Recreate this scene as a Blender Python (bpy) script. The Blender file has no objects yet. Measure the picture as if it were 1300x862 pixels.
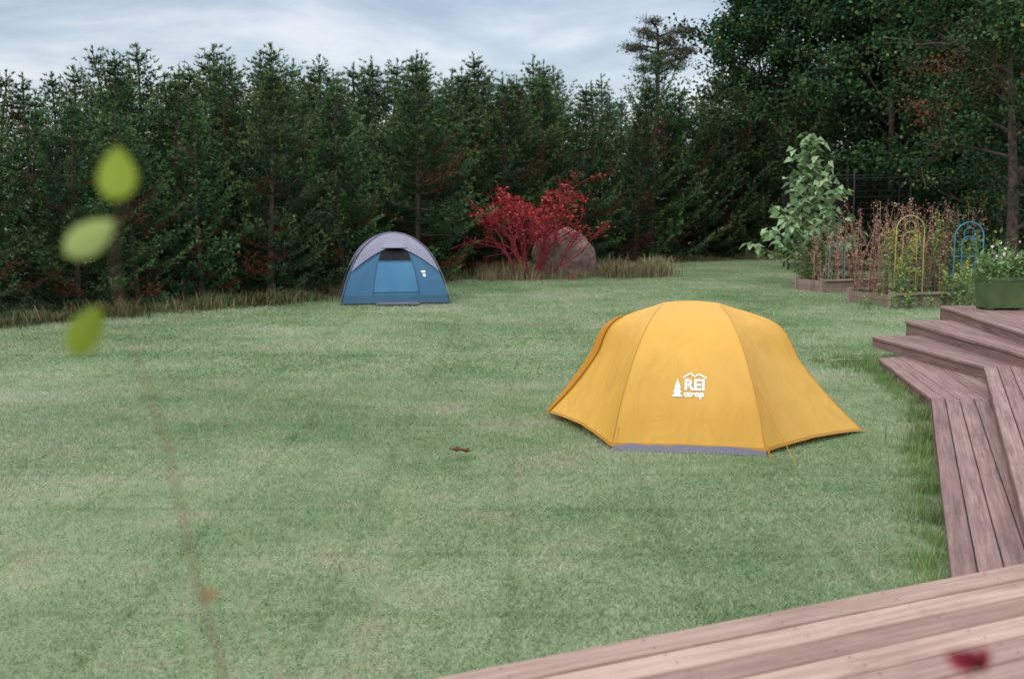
import bpy, math, random
import numpy as np
from mathutils import Vector, Matrix
from mathutils.bvhtree import BVHTree
R = np.random.RandomState(7)
random.seed(7)
scene = bpy.context.scene
COL = scene.collection

# ------------------------------------------------------------------ mesh builder
class MB:
    def __init__(s):
        s.V=[]; s.F=[]; s.T=[]; s.G=[]; s.M=[]; s.n=0
    def add(s, v, faces, mat=0, tint=0.5, g=None):
        v=np.asarray(v,dtype=float).reshape(-1,3)
        if isinstance(faces,np.ndarray): fl=[faces]
        else:
            d={}
            for f in faces: d.setdefault(len(f),[]).append(f)
            fl=[np.array(x) for x in d.values()]
        for f in fl:
            s.F.append(f+s.n); s.M.append(np.full(len(f),mat))
        t=np.empty(len(v)); t[:]=tint
        s.V.append(v); s.T.append(t); s.G.append(v if g is None else np.asarray(g,dtype=float))
        s.n+=len(v)
    def mesh(s,name,mats,smooth=False):
        me=bpy.data.meshes.new(name)
        V=np.concatenate(s.V).astype(np.float32)
        me.vertices.add(len(V)); me.vertices.foreach_set('co',V.ravel())
        loops=np.concatenate([f.ravel() for f in s.F]).astype(np.int32)
        tot=np.concatenate([np.full(len(f),f.shape[1]) for f in s.F])
        st=np.concatenate([[0],np.cumsum(tot)[:-1]]).astype(np.int32)
        me.loops.add(len(loops)); me.loops.foreach_set('vertex_index',loops)
        me.polygons.add(len(tot)); me.polygons.foreach_set('loop_start',st)
        me.polygons.foreach_set('material_index',np.concatenate(s.M).astype(np.int32))
        me.polygons.foreach_set('use_smooth',np.full(len(tot),smooth))
        me.update(calc_edges=True)
        a=me.attributes.new('tint','FLOAT','POINT'); a.data.foreach_set('value',np.concatenate(s.T).astype(np.float32))
        a=me.attributes.new('gco','FLOAT_VECTOR','POINT'); a.data.foreach_set('vector',np.concatenate(s.G).astype(np.float32).ravel())
        for m in mats: me.materials.append(m)
        return me
def obj(name, me, loc=(0,0,0), rz=0, sc=1, parent=None, rot=None):
    o=bpy.data.objects.new(name,me); COL.objects.link(o)
    o.location=loc; o.rotation_euler=rot if rot else (0,0,rz)
    o.scale=(sc,sc,sc) if not hasattr(sc,'__len__') else sc
    if parent: o.parent=parent
    return o
def empty(name,loc=(0,0,0),rz=0):
    o=bpy.data.objects.new(name,None); COL.objects.link(o); o.location=loc; o.rotation_euler=(0,0,rz)
    o.empty_display_size=0.2
    return o
def nrm(a): return a/(np.linalg.norm(a,axis=-1,keepdims=True)+1e-9)
def tube(mb, pts, rad, sides=6, mat=0, tint=0.5, cap=True):
    P=np.array(pts,dtype=float); n=len(P)
    rad=np.full(n,rad,dtype=float) if np.isscalar(rad) else np.array(rad,dtype=float)
    T=np.gradient(P,axis=0); T=nrm(T)
    up=np.array([0.31,0.2,0.93]) if abs(T[0][2])<0.8 else np.array([1.0,0.13,0.05])
    A=nrm(np.cross(T,up)); B=np.cross(T,A)
    th=np.linspace(0,2*np.pi,sides,endpoint=False)
    V=P[:,None,:]+rad[:,None,None]*(np.cos(th)[None,:,None]*A[:,None,:]+np.sin(th)[None,:,None]*B[:,None,:])
    V=V.reshape(-1,3)
    i=np.arange(n-1)[:,None]; j=np.arange(sides)[None,:]; k=(j+1)%sides
    F=np.stack([i*sides+j,i*sides+k,(i+1)*sides+k,(i+1)*sides+j],-1).reshape(-1,4)
    mb.add(V,F,mat,tint)
    if cap and sides>3:
        mb.add(V[-sides:],[list(range(sides))],mat,tint); mb.add(V[:sides],[list(range(sides))[::-1]],mat,tint)
def box(mb,c,size,rz=0,mat=0,tint=0.5,taper=1.0):
    x,y,z=[a/2 for a in size]
    v=np.array([[sx*x*(taper if sz<0 else 1),sy*y*(taper if sz<0 else 1),sz*z] for sz in(-1,1) for sy in(-1,1) for sx in(-1,1)])
    cr,sr=math.cos(rz),math.sin(rz)
    v=np.stack([v[:,0]*cr-v[:,1]*sr,v[:,0]*sr+v[:,1]*cr,v[:,2]],1)+np.array(c)
    mb.add(v,[(0,2,3,1),(4,5,7,6),(0,1,5,4),(2,6,7,3),(0,4,6,2),(1,3,7,5)],mat,tint)
def needles(mb,P,D,L,W,mat,tint):
    n=len(P); s=nrm(np.cross(D,R.normal(size=(n,3))))
    L=np.asarray(L).reshape(-1,1); W=np.asarray(W).reshape(-1,1)
    V=np.stack([P-s*W/2,P+s*W/2,P+D*L],1).reshape(-1,3)
    mb.add(V,np.arange(3*n).reshape(-1,3),mat,np.repeat(tint,3))
def leaves(mb,P,D,L,W,mat,tint,S=None,droop=0.0):
    n=len(P); s=nrm(np.cross(D,R.normal(size=(n,3)) if S is None else S))
    nn=np.cross(s,D)
    L=(np.ones(n)*L).reshape(-1,1); W=(np.ones(n)*W).reshape(-1,1)
    m=P+D*L*0.42
    tip=P+D*L; tip[:,2]-=droop*L[:,0]
    V=np.stack([P,m+s*W/2+nn*W*0.12,tip,m-s*W/2+nn*W*0.12],1).reshape(-1,3)
    i=np.arange(n)*4
    F=np.concatenate([np.stack([i,i+1,i+2],1),np.stack([i,i+2,i+3],1)])
    mb.add(V,F,mat,np.repeat(tint,4))

# ------------------------------------------------------------------ materials
def mat(name):
    m=bpy.data.materials.new(name); m.use_nodes=True
    nt=m.node_tree; b=nt.nodes['Principled BSDF']; return m,nt,b
def N(nt,t,**k):
    n=nt.nodes.new(t)
    for a,v in k.items():
        if a in n.inputs.keys(): n.inputs[a].default_value=v
        else: setattr(n,a,v)
    return n
def ramp(nt,stops,fac):
    r=nt.nodes.new('ShaderNodeValToRGB'); e=r.color_ramp.elements
    while len(e)<len(stops): e.new(0.5)
    for i,(p,c) in enumerate(stops): e[i].position=p; e[i].color=(*c,1)
    nt.links.new(fac,r.inputs[0]); return r
def mixc(nt,fac,a,b,mode='MIX'):
    n=nt.nodes.new('ShaderNodeMix'); n.data_type='RGBA'; n.blend_type=mode
    for sck,v in((n.inputs[0],fac),(n.inputs[6],a),(n.inputs[7],b)):
        if hasattr(v,'links'): nt.links.new(v,sck)
        elif isinstance(v,(int,float)): sck.default_value=v
        else: sck.default_value=(*v,1)
    return n.outputs[2]
def foliage(name,stops,trans=0.2,obvar=0.3,ns=0.8,nv=0.5,rough=0.6,diffuse=False):
    m,nt,b=mat(name); L=nt.links
    at=N(nt,'ShaderNodeAttribute',attribute_name='tint')
    r=ramp(nt,stops,at.outputs['Fac'])
    oi=N(nt,'ShaderNodeObjectInfo')
    mo=N(nt,'ShaderNodeMapRange'); mo.inputs[3].default_value=1-obvar; mo.inputs[4].default_value=1+obvar; L.new(oi.outputs['Random'],mo.inputs[0])
    val=mo.outputs[0]
    if nv>0:
        geo=N(nt,'ShaderNodeNewGeometry')
        nz=N(nt,'ShaderNodeTexNoise',Scale=ns,Detail=1.0); L.new(geo.outputs['Position'],nz.inputs['Vector'])
        mr=N(nt,'ShaderNodeMapRange'); mr.inputs[1].default_value=0.3; mr.inputs[2].default_value=0.7
        mr.inputs[3].default_value=1-nv; mr.inputs[4].default_value=1+nv; L.new(nz.outputs['Fac'],mr.inputs[0])
        mu=N(nt,'ShaderNodeMath',operation='MULTIPLY'); L.new(mr.outputs[0],mu.inputs[0]); L.new(mo.outputs[0],mu.inputs[1]); val=mu.outputs[0]
    hs=N(nt,'ShaderNodeHueSaturation'); L.new(r.outputs[0],hs.inputs['Color']); L.new(val,hs.inputs['Value'])
    mh=N(nt,'ShaderNodeMapRange'); mh.inputs[3].default_value=0.475; mh.inputs[4].default_value=0.508; L.new(oi.outputs['Random'],mh.inputs[0]); L.new(mh.outputs[0],hs.inputs['Hue'])
    if diffuse:
        df=N(nt,'ShaderNodeBsdfDiffuse'); L.new(hs.outputs[0],df.inputs[0]); L.new(df.outputs[0],nt.nodes['Material Output'].inputs[0]); return m
    L.new(hs.outputs[0],b.inputs['Base Color']); b.inputs['Roughness'].default_value=rough
    b.inputs['Specular IOR Level'].default_value=0.25
    if trans>0:
        tr=N(nt,'ShaderNodeBsdfTranslucent'); L.new(hs.outputs[0],tr.inputs[0])
        mx=N(nt,'ShaderNodeMixShader'); mx.inputs[0].default_value=trans
        L.new(b.outputs[0],mx.inputs[1]); L.new(tr.outputs[0],mx.inputs[2])
        L.new(mx.outputs[0],nt.nodes['Material Output'].inputs[0])
    return m
def plain(name,c1,c2=None,rough=0.6,scale=6,bump=0.0,metal=0.0,detail=5,spec=0.3):
    m,nt,b=mat(name); L=nt.links
    if c2 is None: c2=tuple(x*0.7 for x in c1)
    tc=N(nt,'ShaderNodeTexCoord')
    nz=N(nt,'ShaderNodeTexNoise',Scale=float(scale),Detail=float(detail)); L.new(tc.outputs['Object'],nz.inputs['Vector'])
    r=ramp(nt,[(0.32,c2),(0.68,c1)],nz.outputs['Fac'])
    L.new(r.outputs[0],b.inputs['Base Color'])
    b.inputs['Roughness'].default_value=rough; b.inputs['Metallic'].default_value=metal
    b.inputs['Specular IOR Level'].default_value=spec
    if bump:
        bp=N(nt,'ShaderNodeBump',Strength=bump,Distance=0.03); L.new(nz.outputs['Fac'],bp.inputs['Height']); L.new(bp.outputs[0],b.inputs['Normal'])
    return m
M_bark=plain('bark',(0.11,0.08,0.06),(0.04,0.03,0.025),0.9,9,0.5,detail=2)
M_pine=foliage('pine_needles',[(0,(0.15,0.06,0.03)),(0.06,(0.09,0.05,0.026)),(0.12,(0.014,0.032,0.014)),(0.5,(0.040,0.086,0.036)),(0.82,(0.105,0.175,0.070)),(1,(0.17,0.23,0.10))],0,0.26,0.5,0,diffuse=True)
M_leafd=foliage('deciduous_leaves',[(0,(0.014,0.034,0.016)),(0.5,(0.034,0.074,0.033)),(0.9,(0.08,0.135,0.05)),(1,(0.22,0.19,0.06))],0,0.25,0.6,0,diffuse=True)
M_leafr=foliage('russet_leaves',[(0,(0.03,0.04,0.02)),(0.5,(0.11,0.06,0.035)),(1,(0.28,0.10,0.05))],0,0.2,0.8,0,diffuse=True)
M_scrag=foliage('old_pine_needles',[(0,(0.04,0.045,0.03)),(0.5,(0.08,0.085,0.055)),(1,(0.14,0.12,0.08))],0,0.2,0.8,0,diffuse=True)
M_big=foliage('broad_leaves',[(0,(0.11,0.19,0.08)),(0.5,(0.26,0.40,0.19)),(1,(0.48,0.59,0.35))],0.3,0.1,1.5,0.15)
M_red=foliage('red_leaves',[(0,(0.12,0.008,0.014)),(0.5,(0.32,0.022,0.035)),(1,(0.55,0.085,0.08))],0.2,0.1,1.2,0.2)
M_redbark=plain('red_stems',(0.34,0.035,0.05),(0.18,0.022,0.03),0.7,8)
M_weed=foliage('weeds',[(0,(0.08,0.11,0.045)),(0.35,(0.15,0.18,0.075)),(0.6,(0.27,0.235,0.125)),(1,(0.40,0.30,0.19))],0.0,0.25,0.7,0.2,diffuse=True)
M_weedd=foliage('dark_weeds',[(0,(0.06,0.09,0.035)),(0.5,(0.11,0.14,0.055)),(0.8,(0.19,0.15,0.08)),(1,(0.28,0.19,0.115))],0.0,0.3,0.7,0.3,diffuse=True)  # darker, browner weed tones for the low strip along the forest edge
M_tall=foliage('edge_grass',[(0,(0.10,0.18,0.05)),(0.6,(0.19,0.31,0.10)),(0.9,(0.28,0.35,0.15)),(1,(0.5,0.42,0.26))],0.3,0.2,1.2,0.25)
M_stalk=foliage('dry_stalks',[(0,(0.15,0.08,0.06)),(0.5,(0.28,0.16,0.12)),(1,(0.44,0.32,0.22))],0.0,0.2,1,0.2,diffuse=True)
M_gold=foliage('goldenrod_bloom',[(0,(0.25,0.22,0.04)),(0.5,(0.50,0.42,0.06)),(1,(0.6,0.52,0.13))],0.2,0.1,1,0.1)
M_flow=foliage('white_flowers',[(0,(0.65,0.55,0.5)),(1,(0.8,0.72,0.7))],0.2,0.1,1,0.1)
M_green=foliage('garden_leaves',[(0,(0.07,0.13,0.04)),(0.5,(0.15,0.25,0.09)),(1,(0.26,0.36,0.15))],0.25,0.1,1,0.2)

def grass_col(nt):
    L=nt.links; geo=N(nt,'ShaderNodeNewGeometry')
    n1=N(nt,'ShaderNodeTexNoise',Scale=0.30,Detail=4.0,Roughness=0.66); L.new(geo.outputs['Position'],n1.inputs['Vector'])
    n3=N(nt,'ShaderNodeTexNoise',Scale=1.1,Detail=4.0,Roughness=0.72)
    mp=N(nt,'ShaderNodeMapping'); mp.inputs['Location'].default_value=(13,5,2); L.new(geo.outputs['Position'],mp.inputs[0]); L.new(mp.outputs[0],n3.inputs['Vector'])
    r1=ramp(nt,[(0.34,(0.215,0.315,0.165)),(0.52,(0.300,0.385,0.230)),(0.68,(0.395,0.440,0.315))],n1.outputs['Fac'])
    r2=ramp(nt,[(0.3,(0.76,0.82,0.74)),(0.5,(1,1,1)),(0.70,(1.18,1.04,1.10))],n3.outputs['Fac'])
    c=mixc(nt,1.0,r1.outputs[0],r2.outputs[0],'MULTIPLY')
    # the lawn dries out towards the open middle distance
    r3=ramp(nt,[(0.56,(0,0,0)),(0.78,(0.75,0.75,0.75))],n3.outputs['Fac'])
    return mixc(nt,r3.outputs[0],c,(0.42,0.375,0.285))
m,nt,b=mat('lawn_ground'); M_ground=m
c=grass_col(nt); nz=N(nt,'ShaderNodeTexNoise',Scale=60.0,Detail=3.0)
geo=N(nt,'ShaderNodeNewGeometry'); nt.links.new(geo.outputs['Position'],nz.inputs['Vector'])
r=ramp(nt,[(0.3,(0.50,0.48,0.44)),(0.7,(0.95,0.9,0.85))],nz.outputs['Fac'])
nt.links.new(mixc(nt,1.0,c,r.outputs[0],'MULTIPLY'),b.inputs['Base Color']); b.inputs['Roughness'].default_value=0.95
b.inputs['Specular IOR Level'].default_value=0.1
bp=N(nt,'ShaderNodeBump',Strength=0.6,Distance=0.02); nt.links.new(nz.outputs['Fac'],bp.inputs['Height']); nt.links.new(bp.outputs[0],b.inputs['Normal'])
m,nt,b=mat('grass_blades'); M_grass=m
c=grass_col(nt); at=N(nt,'ShaderNodeAttribute',attribute_name='tint')
r=ramp(nt,[(0,(0.58,0.66,0.52)),(0.5,(1,1,1)),(0.88,(1.2,1.17,1.12)),(1,(1.6,1.35,1.3))],at.outputs['Fac'])
c=mixc(nt,1.0,c,r.outputs[0],'MULTIPLY')
df=N(nt,'ShaderNodeBsdfDiffuse'); nt.links.new(c,df.inputs[0])
tr=N(nt,'ShaderNodeBsdfTranslucent'); nt.links.new(c,tr.inputs[0]); mx=N(nt,'ShaderNodeMixShader'); mx.inputs[0].default_value=0.2
nt.links.new(df.outputs[0],mx.inputs[1]); nt.links.new(tr.outputs[0],mx.inputs[2]); nt.links.new(mx.outputs[0],nt.nodes['Material Output'].inputs[0])

def woodmat(name,c1,c2,c3):
    m,nt,b=mat(name); L=nt.links
    at=N(nt,'ShaderNodeAttribute',attribute_name='gco'); mp=N(nt,'ShaderNodeMapping'); mp.inputs['Scale'].default_value=(1.6,42,1)
    L.new(at.outputs['Vector'],mp.inputs[0]); g=N(nt,'ShaderNodeTexNoise',Scale=1.0,Detail=5.0,Roughness=0.65); L.new(mp.outputs[0],g.inputs['Vector'])
    r=ramp(nt,[(0.25,c2),(0.55,c1),(0.8,c3)],g.outputs['Fac'])
    mp2=N(nt,'ShaderNodeMapping'); mp2.inputs['Scale'].default_value=(0.9,3.5,1); L.new(at.outputs['Vector'],mp2.inputs[0])
    n2=N(nt,'ShaderNodeTexNoise',Scale=1.6,Detail=6.0,Roughness=0.75); L.new(mp2.outputs[0],n2.inputs['Vector'])
    r2=ramp(nt,[(0.3,(0.70,0.66,0.67)),(0.5,(1,1,1)),(0.75,(1.12,1.13,1.14))],n2.outputs['Fac'])
    c=mixc(nt,1.0,r.outputs[0],r2.outputs[0],'MULTIPLY')
    t=N(nt,'ShaderNodeAttribute',attribute_name='tint'); r3=ramp(nt,[(0,(0.76,0.72,0.72)),(1,(1.16,1.16,1.16))],t.outputs['Fac'])
    c=mixc(nt,1.0,c,r3.outputs[0],'MULTIPLY'); L.new(c,b.inputs['Base Color']); b.inputs['Roughness'].default_value=0.72
    b.inputs['Specular IOR Level'].default_value=0.3
    bp=N(nt,'ShaderNodeBump',Strength=0.35,Distance=0.004); L.new(g.outputs['Fac'],bp.inputs['Height']); L.new(bp.outputs[0],b.inputs['Normal'])
    return m
M_deck=woodmat('deck_boards',(0.40,0.272,0.218),(0.26,0.165,0.13),(0.48,0.345,0.285))
M_deck2=woodmat('weathered_boards',(0.27,0.172,0.148),(0.13,0.075,0.068),(0.385,0.265,0.222))
M_bed=woodmat('bed_timber',(0.28,0.21,0.165),(0.15,0.11,0.09),(0.36,0.29,0.235))

def fabric(name,c,trans,sc=3.0,bump=0.3):
    m,nt,b=mat(name); L=nt.links
    tc=N(nt,'ShaderNodeTexCoord'); mp=N(nt,'ShaderNodeMapping'); mp.inputs['Scale'].default_value=(1.0,1.0,0.35); L.new(tc.outputs['Object'],mp.inputs[0])
    nz=N(nt,'ShaderNodeTexNoise',Scale=sc,Detail=3.0,Distortion=1.2); L.new(mp.outputs[0],nz.inputs['Vector'])
    r=ramp(nt,[(0.3,tuple(x*0.93 for x in c)),(0.7,tuple(min(1,x*1.04) for x in c))],nz.outputs['Fac'])
    L.new(r.outputs[0],b.inputs['Base Color']); b.inputs['Roughness'].default_value=0.5; b.inputs['Specular IOR Level'].default_value=0.35
    bp=N(nt,'ShaderNodeBump',Strength=bump,Distance=0.03); L.new(nz.outputs['Fac'],bp.inputs['Height']); L.new(bp.outputs[0],b.inputs['Normal'])
    if trans:
        tr=N(nt,'ShaderNodeBsdfTranslucent'); L.new(r.outputs[0],tr.inputs[0]); mx=N(nt,'ShaderNodeMixShader'); mx.inputs[0].default_value=trans
        L.new(b.outputs[0],mx.inputs[1]); L.new(tr.outputs[0],mx.inputs[2]); L.new(mx.outputs[0],nt.nodes['Material Output'].inputs[0])
    return m
M_yel=fabric('yellow_nylon',(0.74,0.405,0.065),0.15,3.5,0.6)
M_org=fabric('orange_trim',(0.56,0.24,0.015),0.1)
M_seam=fabric('seam_tape',(0.46,0.22,0.025),0.0)
M_floor=fabric('grey_floor_nylon',(0.15,0.14,0.19),0)
M_white=plain('white_print',(0.85,0.85,0.83),(0.8,0.8,0.78),0.6,5)
M_blue=fabric('blue_nylon',(0.038,0.135,0.245),0.08,3.0,0.5)
M_blue2=fabric('light_blue_nylon',(0.05,0.18,0.32),0.08,3.0,0.5)
M_teal=fabric('dark_blue_nylon',(0.025,0.09,0.15),0.0)
M_lav=fabric('grey_fly_nylon',(0.27,0.26,0.335),0.15,3.0,0.5)
M_dark=plain('dark_mesh',(0.012,0.012,0.016),None,0.8,5)
M_black=plain('black_metal',(0.02,0.02,0.022),None,0.5,5)

# ------------------------------------------------------------------ ground
mb=MB()
xs=np.concatenate([[-900,-200],np.linspace(-60,60,41),[200,900]]); ys=np.concatenate([[-300,-60],np.linspace(-20,90,41),[200,900]])
gx,gy=np.meshgrid(xs,ys); gz=0.012*np.sin(gx*0.7)*np.cos(gy*0.5)-0.006
i=np.arange(len(ys)-1)[:,None]; j=np.arange(len(xs)-1)[None,:]; w=len(xs)
F=np.stack([i*w+j,i*w+j+1,(i+1)*w+j+1,(i+1)*w+j],-1).reshape(-1,4)
mb.add(np.stack([gx,gy,gz],-1).reshape(-1,3),F); obj('ground',mb.mesh('ground',[M_ground],True))

EY=[8,14,19.2,22.1,25.4,32.7,40.4,43.4]; EX=[-17,-12.6,-9.0,-6.3,-3.8,-1.2,4.9,9.3]
def xedge(y): return np.interp(y,EY,EX)

# ------------------------------------------------------------------ lawn grass
def grass_patch(size,n,hl,hh,w):
    mb=MB(); P=np.zeros((n,3)); P[:,:2]=R.uniform(-size/2,size/2,(n,2)); P[:,2]=-0.008
    D=nrm(np.stack([R.normal(0,0.75,n),R.normal(0,0.75,n),R.uniform(0.35,0.9,n)],1))
    needles(mb,P,D,R.uniform(hl,hh,n),R.uniform(w*0.7,w*1.3,n),0,R.uniform(0,1,n)**1.1)
    return mb.mesh('grass_patch',[M_grass])
near=[grass_patch(1.06,5500,0.022,0.058,0.0055) for _ in range(3)]
mid=[grass_patch(2.1,5000,0.03,0.07,0.011) for _ in range(3)]
gp=empty('lawn_grass')
k=0
for yy in np.arange(3.0,14,1.0):
    for xx in np.arange(-6.5,8.5,1.0):
        if xx<-0.46*yy-1.6 or xx>0.47*yy+1.0: continue
        if xx > 1.2+0.36*(yy-3.0)+1.2: continue
        obj('patch',near[k%3],(xx,yy,0),random.randint(0,3)*math.pi/2,1,gp); k+=1
for yy in np.arange(14.5,46,2.0):
    for xx in np.arange(-18,24,2.0):
        if xx<xedge(yy)-2.5 or xx<-0.5*yy-2 or xx>0.5*yy+1: continue
        obj('patch',mid[k%3],(xx,yy,0),random.randint(0,3)*math.pi/2,1,gp); k+=1

def tuft(n,h,spread,w,mt,seg=3,bias=1.0):
    mb=MB()
    for _ in range(n):
        a=random.uniform(0,6.28); r=abs(random.gauss(0,spread)); hh=h*random.uniform(0.4,1.0); lean=random.uniform(0.1,0.8)*hh; b=random.uniform(0,6.28)
        p=np.array([math.cos(a)*r,math.sin(a)*r,-0.01]); t=np.linspace(0,1,seg+1)[:,None]
        C=p+np.array([0,0,hh])*t+np.array([math.cos(b),math.sin(b),0])*lean*t**2-np.array([0,0,1])*lean*0.4*t**3
        s=np.array([-math.sin(b),math.cos(b),0])*w*random.uniform(0.6,1.2)/2
        wt=(1-t**1.5); V=np.concatenate([C-s*wt,C+s*wt]); m_=seg+1
        mb.add(V,np.array([[q,q+m_,q+m_+1,q+1] for q in range(seg)]),0,random.random()**bias)
    return mb.mesh('tuft',[mt])
edge_t=[tuft(60,0.24,0.12,0.006,M_tall,3,1.3) for _ in range(3)]
lawn_t=[tuft(35,0.075,0.10,0.0055,M_grass,2,0.8) for _ in range(3)]
weed_t=[tuft(80,0.75,0.30,0.020,M_weed,3,0.8) for _ in range(4)]
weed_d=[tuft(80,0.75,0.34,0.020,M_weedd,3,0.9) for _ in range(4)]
for _ in range(330):
    y=4.2+random.random()**1.3*16; x=random.uniform(-0.5,0.42)*y
    if x>1.9+(y-4.45)*0.355-0.15 or x<xedge(y)+0.5: continue
    s=random.uniform(0.5,1.1); obj('tuft',random.choice(lawn_t),(x,y,0),random.uniform(0,6.28),(s*1.6,s*1.6,s*0.8),gp)
tg=empty('tall_grass')
A0=np.array([1.9,4.45]);A1=np.array([4.30,11.2]);A2=np.array([4.75,14.2])
for (a,b,n) in((A0,A1,110),(A1,A2,50)):
    d=(b-a)/np.linalg.norm(b-a); nn=np.array([-d[1],d[0]])
    for _ in range(n):
        t=random.random(); off=0.02+abs(random.gauss(0,0.10)); p=a+(b-a)*t+nn*off
        obj('tuft',random.choice(edge_t),(p[0],p[1],0),random.uniform(0,6.28),random.uniform(0.35,0.95)*(1-min(0.5,off*1.5))*(1.15 if t>0.7 else 1),tg)
for _ in range(22):
    obj('tuft',random.choice(edge_t),(random.gauss(4.6,0.25),random.gauss(14.6,0.5),0),random.uniform(0,6.28),random.uniform(0.6,1.3),tg)
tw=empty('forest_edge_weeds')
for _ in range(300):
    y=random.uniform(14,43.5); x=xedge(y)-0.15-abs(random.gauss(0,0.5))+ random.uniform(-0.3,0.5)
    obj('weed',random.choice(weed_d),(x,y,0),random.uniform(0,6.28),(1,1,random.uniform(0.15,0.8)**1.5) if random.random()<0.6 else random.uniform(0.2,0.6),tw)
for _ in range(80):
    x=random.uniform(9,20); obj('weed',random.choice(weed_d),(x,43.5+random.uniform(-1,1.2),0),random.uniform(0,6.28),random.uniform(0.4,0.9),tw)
td=empty('dry_tall_grass')
for _ in range(95):
    x=random.uniform(-0.9,4.6); y=31.4+random.uniform(-0.4,1.5)+max(0,x)*0.35
    obj('tuft',random.choice(weed_t),(x,y,0),random.uniform(0,6.28),random.uniform(0.4,1.2)*(0.5 if 0.6<x<2.4 and y<32.6 else 1),td)

# ------------------------------------------------------------------ pines
def pine(seed,H=6.0,Rm=1.55):
    rs=np.random.RandomState(seed); mb=MB()
    n=14; t=np.linspace(0,1,n); tr=np.stack([0.16*np.sin(t*3+seed)*t,0.16*np.cos(t*2.4+seed)*t,t*H],1); tr[:,:2]-=tr[0,:2]
    tube(mb,tr,0.075*(1-t)**0.8+0.010,6,0)
    Ps=[];Ds=[];Ls=[];Ts=[]
    z=0.2
    while z<H-0.12:
        f=z/H; k=5 if f<0.85 else 4
        base=np.array([np.interp(z,tr[:,2],tr[:,0]),np.interp(z,tr[:,2],tr[:,1]),z])
        a0=rs.uniform(0,6.28)
        for q in range(k):
            a=a0+q*6.283/k+rs.normal(0,0.3)
            L=Rm*min(1,1.12*(1-f)**0.68)*rs.uniform(0.5,1.2)+0.10
            if f<0.12: L*=0.85
            el=0.10+0.90*f**1.5+rs.normal(0,0.13)
            m_=7; s=np.linspace(0,1,m_)[:,None]
            dh=np.array([math.cos(a),math.sin(a),0])
            B=base+dh*L*s*math.cos(el)+np.array([0,0,1])*L*(math.sin(el)*s+0.28*s**2.2-0.10*np.sin(s*3.14))
            tube(mb,B,np.linspace(0.018,0.005,m_)*(1.2-f*0.6),3,0,cap=False)
            side=np.array([-dh[1],dh[0],0]); bt=rs.normal(0,0.10); dead=rs.rand()<0.06*(1.3-f)
            nt_=max(2,int(L/0.14))
            for e in range(nt_+1):
                u=0.2+0.8*e/nt_
                pb=np.array([np.interp(u,s[:,0],B[:,c]) for c in range(3)])
                sides_=(-1,1) if e<nt_ else (0,)
                for sg in sides_:
                    tl=(0.42*(1-u*0.55)*min(1,L)+0.06)*rs.uniform(0.5,1.25)
                    d=dh*0.75+side*sg*0.85+np.array([0,0,0.38+rs.normal(0,0.2)]); d/=np.linalg.norm(d)
                    nn=max(2,int(tl/0.10))
                    for h in range(nn):
                        v=(h+1)/nn
                        p=pb+d*tl*v; cnt=8
                        Ps.append(np.repeat(p[None]-d*0.02,cnt,0)); Ds.append(d*0.75+np.array([0,0,0.2])+rs.normal(0,0.5,(cnt,3)))
                        Ls.append(rs.uniform(0.07,0.135,cnt))
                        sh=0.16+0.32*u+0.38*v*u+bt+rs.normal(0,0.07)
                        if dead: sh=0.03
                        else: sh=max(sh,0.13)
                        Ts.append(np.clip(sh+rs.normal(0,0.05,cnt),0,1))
        z+=0.35*(1-0.25*f)*rs.uniform(0.8,1.2)
    cnt=70; u=rs.uniform(0,0.7,cnt); Ps.append(np.stack([np.full(cnt,tr[-1,0]),np.full(cnt,tr[-1,1]),H+0.25-u],1)); Ds.append(np.stack([rs.normal(0,.5,cnt),rs.normal(0,.5,cnt),np.full(cnt,.8)],1)); Ls.append(np.full(cnt,0.10)); Ts.append(np.full(cnt,.6))
    P=np.concatenate(Ps);D=nrm(np.concatenate(Ds));L=np.concatenate(Ls);T=np.concatenate(Ts)
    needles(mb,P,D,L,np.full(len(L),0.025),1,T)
    return mb.mesh('pine_tree',[M_bark,M_pine])
pines=[pine(s,6.0,rm) for s,rm in((11,1.55),(12,1.8),(13,1.4),(14,1.7),(15,1.55),(16,1.95))]
forest=empty('distant_tree_line')
poly=[np.array(p,dtype=float) for p in zip(EX,EY)]+[np.array([15.0,45.5]),np.array([22,44.0])]
seg=[]
for a,b in zip(poly[:-1],poly[1:]):
    L=np.linalg.norm(b-a); d=(b-a)/L; nn=np.array([-d[1],d[0]])
    for s in np.arange(0,L,0.2): seg.append((a+d*s,nn))
for row in range(4):
    s=random.random()*5
    while s<len(seg):
        p,nn=seg[int(s)]
        q=p+nn*(1.35+row*1.8+random.gauss(0,0.4))
        if q[1]>7 and abs(q[0])<0.62*q[1]:
            a_r=q[0]/q[1]
            sl=float(np.interp(a_r,[-0.5,-0.3,-0.1,0.0,0.1,0.25],[0.116,0.126,0.128,0.126,0.112,0.112]))-(0.012 if row==0 else 0)
            H=2.0+q[1]*(sl+random.gauss(0,0.009)+(0.012 if random.random()<0.15 else 0))
            nm='pine_tree' if row==0 else 'pine'
            sc=H/6.15; sx=min(sc,1.15)*random.uniform(0.95,1.2)
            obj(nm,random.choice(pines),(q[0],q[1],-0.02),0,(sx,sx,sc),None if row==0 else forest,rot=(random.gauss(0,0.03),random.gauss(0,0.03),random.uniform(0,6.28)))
        s+= random.uniform(6.5,10.0)

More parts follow.
